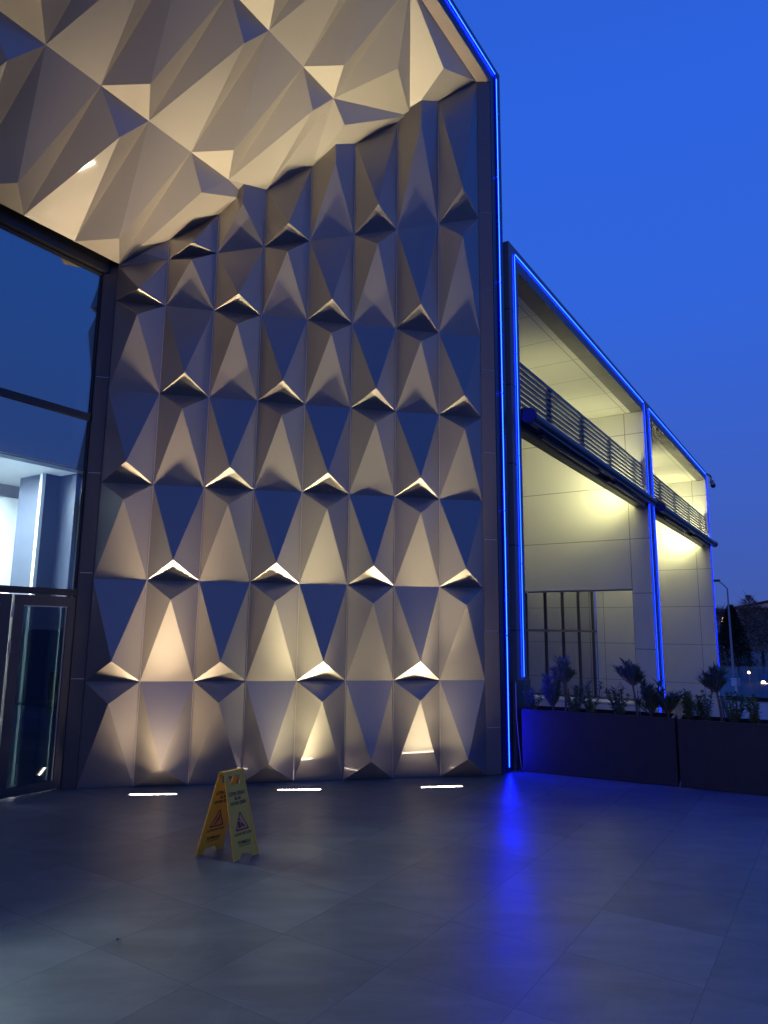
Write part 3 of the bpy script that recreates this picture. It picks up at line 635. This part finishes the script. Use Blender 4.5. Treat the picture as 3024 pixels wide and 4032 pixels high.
def text_obj(txt, size, p, u, v, n_, cx, cy, d, m, parent, name='lettering', wscale=1.0):
    cu = bpy.data.curves.new(name, 'FONT'); cu.body = txt; cu.size = size; cu.align_x = 'CENTER'; cu.align_y = 'CENTER'; cu.offset = size*0.035
    tmp = bpy.data.objects.new('tmp_text', cu); C.objects.link(tmp); dg = bpy.context.evaluated_depsgraph_get()
    me = bpy.data.meshes.new_from_object(tmp.evaluated_get(dg)); bpy.data.objects.remove(tmp)
    if u.cross(v).dot(n_) < 0: u = -u
    for w_ in me.vertices:
        q = w_.co.copy(); w_.co = p(0, cy, d)+u*(q.x*wscale)+v*q.y
    me.name = name; me.materials.clear(); me.materials.append(m)
    o = bpy.data.objects.new(name, me); C.objects.link(o); o.parent = parent
    ww = Vector((0, 0, 0)); qq = parent
    while qq is not None: ww += qq.location; qq = qq.parent
    o.location = -ww
    return o
A, B, C_, D_ = Pp(-2.422, 9.768, -Z0), Pp(-2.15, 10.11, -Z0), Pp(-1.886, 9.54, -Z0), Pp(-1.63, 9.89, -Z0)
A.z = B.z = C_.z = D_.z = 0.002
wvec = ((B-A)+(D_-C_)).normalized(); mid = (A+B+C_+D_)/4; topz = 1.065*S
sep = ((C_+D_)/2-(A+B)/2); sepn = sep.normalized()
hwT = 0.165*S
def tops(sgn): c_ = Vector((mid.x, mid.y, 0))+sepn*sgn*.012+zz*topz; return c_-wvec*hwT, c_+wvec*hwT
for sgn, a, b, nm in ((1, C_, D_, 'front_panel'), (-1, A, B, 'back_panel')):
    l_, r_ = tops(sgn); out = sepn*sgn
    if sgn < 0: out = sepn  # printed inner face is the one seen of the far panel
    o, p, u, v, n_, H, th_, ed = sign_panel(a, b, l_, r_, nm, sepn*sgn)
    fo = 1 if sgn > 0 else -1
    dd = th_+.0008 if sgn > 0 else -.0008
    nn = n_ if sgn > 0 else -n_
    ink, red, pk = (M_ink, M_red, M_pink) if sgn > 0 else (M_ink, M_red, M_pink)
    text_obj('LÜTFEN DİKKAT', .029, p, u, v, nn, 0, H-.145, dd, ink, o, wscale=.64)
    text_obj('ISLAK', .028, p, u, v, nn, 0, H-.175, dd, ink, o, wscale=.80)
    text_obj('KAYGAN ZEMİN', .028, p, u, v, nn, 0, H-.205, dd, ink, o, wscale=.64)
    text_obj('CAUTION WET FLOOR', .021, p, u, v, nn, 0, .150, dd, ink, o, wscale=.66)
    text_obj('FORMULA', .030, p, u, v, nn, 0, .098, dd, ink, o, wscale=.80)
    su = 1 if u.cross(v).dot(nn) > 0 else -1
    def flat(poly, m, name, e_=0.0):
        bb = BM(); bb.faces.new([bb.verts.new(p(su*x, y, dd+(e_ if sgn > 0 else -e_))) for x, y in poly]); return link(name, bb, m, o)
    flat([(-.052, .077), (.052, .077), (.052, .081), (-.052, .081)], ink, 'underline')
    # red triangle with rounded corners and falling figure
    y0, y1, hw_ = .172, .292, .060
    def tri(s):
        cx, cy = 0, y0+(y1-y0)*.36; out_ = []
        cs = [(-hw_, y0), (hw_, y0), (0, y1)]
        for k in range(3):
            x, y = cs[k]; px, py = cs[k-1]; qx, qy = cs[(k+1) % 3]
            for f in (.12, .05): out_.append((x+(px-x)*f, y+(py-y)*f))
            for f in (.05, .12): out_.append((x+(qx-x)*f, y+(qy-y)*f))
        return [(cx+(x-cx)*s, cy+(y-cy)*s) for x, y in out_]
    to, ti = tri(1.0), tri(.80); bb = BM()
    vo = [bb.verts.new(p(su*x, y, dd)) for x, y in to]; vi = [bb.verts.new(p(su*x, y, dd)) for x, y in ti]
    for k in range(len(to)): bb.faces.new((vo[k], vo[(k+1) % len(to)], vi[(k+1) % len(to)], vi[k]))
    link('warning_triangle', bb, red, o)
    flat(tri(.79), pk, 'triangle_field', -.0002)
    if sgn > 0:
        flat([(-.032, .188), (-.006, .188), (-.008, .222), (-.018, .230), (-.028, .222)], red, 'pictogram')
        flat([(-.003, .192), (.030, .190), (.022, .200), (.008, .214), (.002, .226), (-.004, .214)], red, 'pictogram')
        flat([(-.016, .233), (-.006, .233), (-.003, .241), (-.010, .246), (-.017, .241)], red, 'pictogram')
    else:
        flat([(-.026, .184), (-.020, .184), (.006, .214), (.018, .226), (.010, .234), (-.004, .222)], red, 'pictogram')
        flat([(.004, .232), (.016, .238), (.012, .250), (.002, .246)], red, 'pictogram')
        flat([(-.026, .228), (.000, .232), (.000, .236), (-.026, .232)], red, 'pictogram')
l1, r1 = tops(1); l2, r2 = tops(-1)
bm = BM(); obox(bm, l2-wvec*.004+zz*-.012-sepn*.006, wvec, sepn, zz, 2*hwT+.008, .036, .016); link('hinge_bar', bm, M_yellow, sg)

# a scrap of dry leaf on the tiles
dl = BM(); d_ = rt*((455-1512)/2736.15)+up*(-(3706-2016)/2736.15)+fw; pt = Vector((d_.x, d_.y, 0))*(Z0*S/-d_.z)
random.seed(4); leafq(dl, pt+Vector((0, 0, .004)), Vector((1, .3, .25)), .022, .015); leafq(dl, pt+Vector((.01, 0, .006)), Vector((-.6, .5, .3)), .014, .010)
tag(link('dry_leaf', dl, M_bark), 'small dark curled dry leaf alone on the open floor in the foreground', 'leaf')
# ================================================================== BEYOND
pw = thing('parapet_wall', 'low pale parapet wall beyond the planters with a dark coping', 'wall', F(50, 0, -5.5))
bm = BM(); fbox(bm, 50, 50.4, -6.6, 14, -5.6, -4.11); link('wall', bm, M_parapet, pw)
bm = BM(); fbox(bm, 49.9, 50.5, -6.7, 14, -4.10, -3.84); link('coping', bm, M_black, pw)
gb = thing('glass_balustrade', 'clear glass balustrade standing on the pale parapet', 'balustrade', F(50.2, 0, -3.6))
for e0 in (-6.0, -3.3, -0.6, 2.1, 4.8):
    bm = BM(); fbox(bm, 50.18, 50.22, e0+.04, e0+2.62, -3.83, -2.12); link('pane', bm, M_rail, gb)
    bm = BM(); fbox(bm, 50.14, 50.26, e0-.03, e0+.03, -3.835, -2.1); link('post', bm, M_steel, gb)
bx = thing('utility_cabinet', 'small grey box on legs by the foot of the lamp post', 'box', F(62, -8, -5.5))
bm = BM(); fbox(bm, 62, 62.5, -7.85, -7.3, -4.0, -3.5); fbox(bm, 61.95, 62.55, -7.9, -7.25, -3.49, -3.44); fbox(bm, 62.15, 62.35, -7.65, -7.5, -5.5, -4.01); link('cabinet', bm, M_parapet, bx)
# street lamp
def ray_az(xpix, ypix, dist):
    d = rt*((xpix-1512)/2736.15)+up*(-(ypix-2016)/2736.15)+fw
    h = math.hypot(d.x, d.y); return Vector((d.x/h*dist, d.y/h*dist, Z0*S+d.z/h*dist))
GZ0 = (-5.5+Z0)*S
lb = ray_az(2884, 2600, 42); lb.z = GZ0; lt_ = ray_az(2845, 2318, 42)
sl_ = thing('street_lamp', 'tall thin street lamp, unlit, in front of the dark conifer', 'street lamp', lb)
topp = Vector((lb.x, lb.y, lt_.z)); side_ = Vector((-0.79, 0.6, 0)).normalized()
bm = BM(); tube(bm, [lb, topp], [.075, .04], 8); link('pole', bm, M_pole, sl_)
bm = BM(); tube(bm, [topp, topp+side_*.25+zz*.30, topp+side_*.45+zz*.42], [.035, .03, .03], 6); link('arm', bm, M_pole, sl_)
bm = BM(); hp = topp+side_*.36+zz*.40
obox(bm, hp, side_, side_.cross(zz), (zz+side_*.0).normalized(), .62, .22, .11); link('lamp_head', bm, M_black, sl_)
# trees
def tree(name, base, h, w_, n, m, lab, cat, group, conical=True, seed=1, sz=.35):
    random.seed(seed); t = thing(name, lab, cat, base, group); bm = BM()
    tube(bm, [base-zz*.3, base+zz*h*.5, base+zz*h*.97], [h*.03, h*.018, .01], 6)
    for k in range(18 if conical else 46):
        f = random.uniform(.15, .92); a = random.uniform(0, 6.28); rr = w_*(1-f if conical else math.sin(3.14*min(.95, f)))*.9
        o = base+zz*h*f; e2 = o+Vector((math.cos(a)*rr, math.sin(a)*rr, (.05 if conical else .28)*h*random.uniform(.3, 1)))
        tube(bm, [o, o.lerp(e2, .5)+zz*.05*h*random.random(), e2], [h*.008, h*.005, .01], 4)
    link('trunk', bm, M_bark, t)
    bm = BM()
    for k in range(n):
        f = random.random()**(.75 if conical else .9); a = random.uniform(0, 6.28)
        if conical: rr = w_*(1-f)**.8*(.75+.35*noise.noise(Vector((a*1.5, f*7, seed))))
        else: rr = w_*math.sin(3.14*min(.97, .1+f*.9))*(.8+.4*noise.noise(Vector((a*1.5, f*5, seed))))
        rr *= random.random()**.35
        c_ = base+Vector((math.cos(a)*rr, math.sin(a)*rr, h*(.05+.95*f)))
        d = Vector((math.cos(a)+random.uniform(-.6, .6), math.sin(a)+random.uniform(-.6, .6), random.uniform(-.5, .5) if conical else random.uniform(0, 1.4)))
        leafq(bm, c_, d, sz*random.uniform(.5, 1.2), sz*(.45 if conical else .10))
    link('crown', bm, m, t); return t
b0_ = ray_az(2893, 2640, 62); b0_.z = GZ0+.2; tp = ray_az(2870, 2400, 62)
tree('conifer_tree', b0_, tp.z-b0_.z+.3, 1.9, 11000, M_conifer, 'large dark conifer right behind the street lamp', 'tree', 'trees on the slope', seed=3, sz=.26)
b1_ = ray_az(2850, 2640, 70); b1_.z = GZ0+.3
tree('bare_tree', b1_, 4.4, 2.4, 2600, M_bare, 'bare winter tree at the edge of the wing, left of the conifer', 'tree', 'trees on the slope', False, 5, .5)
for q, (px, dist, h_, lab) in enumerate(((2950, 75, 4.6, 'bare winter tree right of the dark conifer'), (2990, 90, 5.2, 'bare winter tree below the white house'), (3030, 80, 4.8, 'bare winter tree at the right picture edge'), (2970, 120, 6.0, 'bare winter tree on the slope just under the white house balcony'))):
    bb_ = ray_az(px, 2640, dist); bb_.z = GZ0+(.5 if dist < 100 else 2.4)
    tree('bare_tree', bb_, h_, 2.8, 2600, M_bare, lab, 'tree', 'trees on the slope', False, 11+q, .55)
for q, (px, lab) in enumerate(((2908, 'small slim cypress nearest the lamp post'), (2954, 'small slim cypress lit from below by a garden lamp'), (3008, 'small slim cypress at the right picture edge'))):
    bb_ = ray_az(px, 2632, 48)
    tree('cypress_tree', bb_, 1.0, .14, 900, M_conifer, lab, 'tree', 'small cypresses in a row', seed=30+q, sz=.07)
random.seed(77); bm = BM()
for k in range(520):
    azd = random.uniform(57, 70); r = 52+(random.random()**.8)*185; c0 = Vector((r*math.cos(math.radians(azd)), r*math.sin(math.radians(azd)), hill_z(azd, r)))
    hh = random.uniform(.8, 2.6); ww = hh*random.uniform(.5, .9)
    for i in range(90):
        a = random.uniform(0, 6.28); q = random.random()**.5; f = random.random()
        leafq(bm, c0+Vector((math.cos(a)*ww*q*(1-f*.5), math.sin(a)*ww*q*(1-f*.5), hh*f)), Vector((math.cos(a)*.6, math.sin(a)*.6, random.uniform(.2, 1.5))), random.uniform(.15, .42), random.uniform(.03, .12))
tag(link('scrub', bm, M_bare), 'tangled brown scrub covering the far slope', 'scrub', kind='stuff')
# garden lamps
for q, (px, py, dist, r, lab) in enumerate(((2851, 2440, 105, .42, 'glowing orange lamp on the hillside left of the conifer'), (2949, 2648, 46, .08, 'glowing yellow lamp at the foot of a cypress'), (3006, 2688, 46, .12, 'brightest warm lamp behind the balustrade at the right picture edge'), (3020, 2695, 46, .07, 'warm lamp cut by the right picture edge'))):
    c_ = ray_az(px, py, dist); t = thing('garden_lamp', lab, 'lamp', c_, 'warm lamps in the distance')
    bm = BM(); ball(bm, c_, r); link('globe', bm, M_warm, t, smooth=True)
    bm = BM(); tube(bm, [Vector((c_.x, c_.y, GZ0-.2)), c_-zz*r*.9], .03, 6); link('post', bm, M_pole, t)
# houses
def house(c_, az, L, Dp, H, lab, nw=3, roofh=1.6, storeys=2, gable=False):
    u = Vector((math.cos(az), math.sin(az), 0)); v = Vector((-u.y, u.x, 0)); t = thing('house', lab, 'house', c_, 'houses on the hill')
    bm = BM(); obox(bm, c_-u*L/2-v*Dp/2, u, v, zz, L, Dp, H); link('wall', bm, M_house, t)
    bm = BM(); o = c_-u*(L/2+.6)-v*(Dp/2+.6)+zz*(H+.02); a_ = [o, o+u*(L+1.2), o+u*(L+1.2)+v*(Dp+1.2), o+v*(Dp+1.2)]
    r0 = o+u*2.2+v*(Dp/2+.6)+zz*roofh; r1_ = o+u*(L-1.0)+v*(Dp/2+.6)+zz*roofh
    vs = [bm.verts.new(x) for x in a_+[r0, r1_]]
    for f in ((3, 2, 1, 0), (0, 1, 5, 4), (1, 2, 5), (2, 3, 4, 5), (3, 0, 4)): bm.faces.new([vs[i] for i in f])
    if gable:
        bm.free(); bm = BM(); o = c_-u*(L/2+.7)-v*(Dp/2+1.3)+zz*(H+.02); A3 = [o, o+u*(L+1.4), o+u*(L/2+.7)+zz*roofh]
        A3 += [p_+v*(Dp+2.6) for p_ in A3]; A4 = [p_+zz*.35 for p_ in A3]; vs = [bm.verts.new(x) for x in A3+A4]
        for f in ((0, 2, 8, 6), (2, 1, 7, 8), (1, 0, 6, 7), (3, 9, 11, 5), (5, 11, 10, 4), (4, 10, 9, 3), (6, 8, 11, 9), (8, 7, 10, 11), (0, 3, 5, 2), (2, 5, 4, 1), (0, 6, 9, 3), (1, 4, 10, 7)): bm.faces.new([vs[i_] for i_ in f])
        g2 = BM(); w3 = [c_-u*L/2-v*(Dp/2)+zz*H, c_+u*L/2-v*(Dp/2)+zz*H, c_-v*(Dp/2)+zz*(H+roofh*.93)]; g2.faces.new([g2.verts.new(x) for x in w3]); link('gable', g2, M_house, t)
    rf = link('roof', bm, M_roof, t)
    bm = BM(); obox(bm, c_+u*L*.2+zz*(H+.4), u, v, zz, .7, .7, roofh); link('chimney', bm, M_house, rf)
    for s_ in range(storeys):
        for k in range(nw):
            p0 = c_-u*L/2-v*(Dp/2+.03)+u*(L*(k+.28)/nw)+zz*(H*(s_+.35)/storeys)
            bm = BM(); obox(bm, p0, u, v, zz, L/nw*.45, .06, H/storeys*.42); link('window', bm, M_win, t)
        bm = BM(); obox(bm, c_-u*L*.45-v*(Dp/2+1.2)+zz*(H*s_/storeys+.05), u, v, zz, L*.9, 1.15, .18)
        for k in range(4): obox(bm, c_-u*L*.45-v*(Dp/2+1.2)+u*(L*.9*k/3.2)+zz*(H*s_/storeys+.24), u, v, zz, .22, .22, H/storeys-.3)
        link('balcony', bm, M_house, t)
hc = ray_az(3062, 2455, 170); hc.z = ray_az(3062, 2437, 170).z-2.4
house(hc, math.radians(-26), 17, 9, 4.2, 'white house with a dark red roof and balconies on the hilltop', 4, 1.9, 2, True)
hc2 = ray_az(2842, 2450, 150); hc2.z = ray_az(2842, 2440, 150).z-3.2
house(hc2, math.radians(-25), 7, 6, 4.0, 'pale house low on the slope at the edge of the wing, left of the conifer', 2, 1.3)
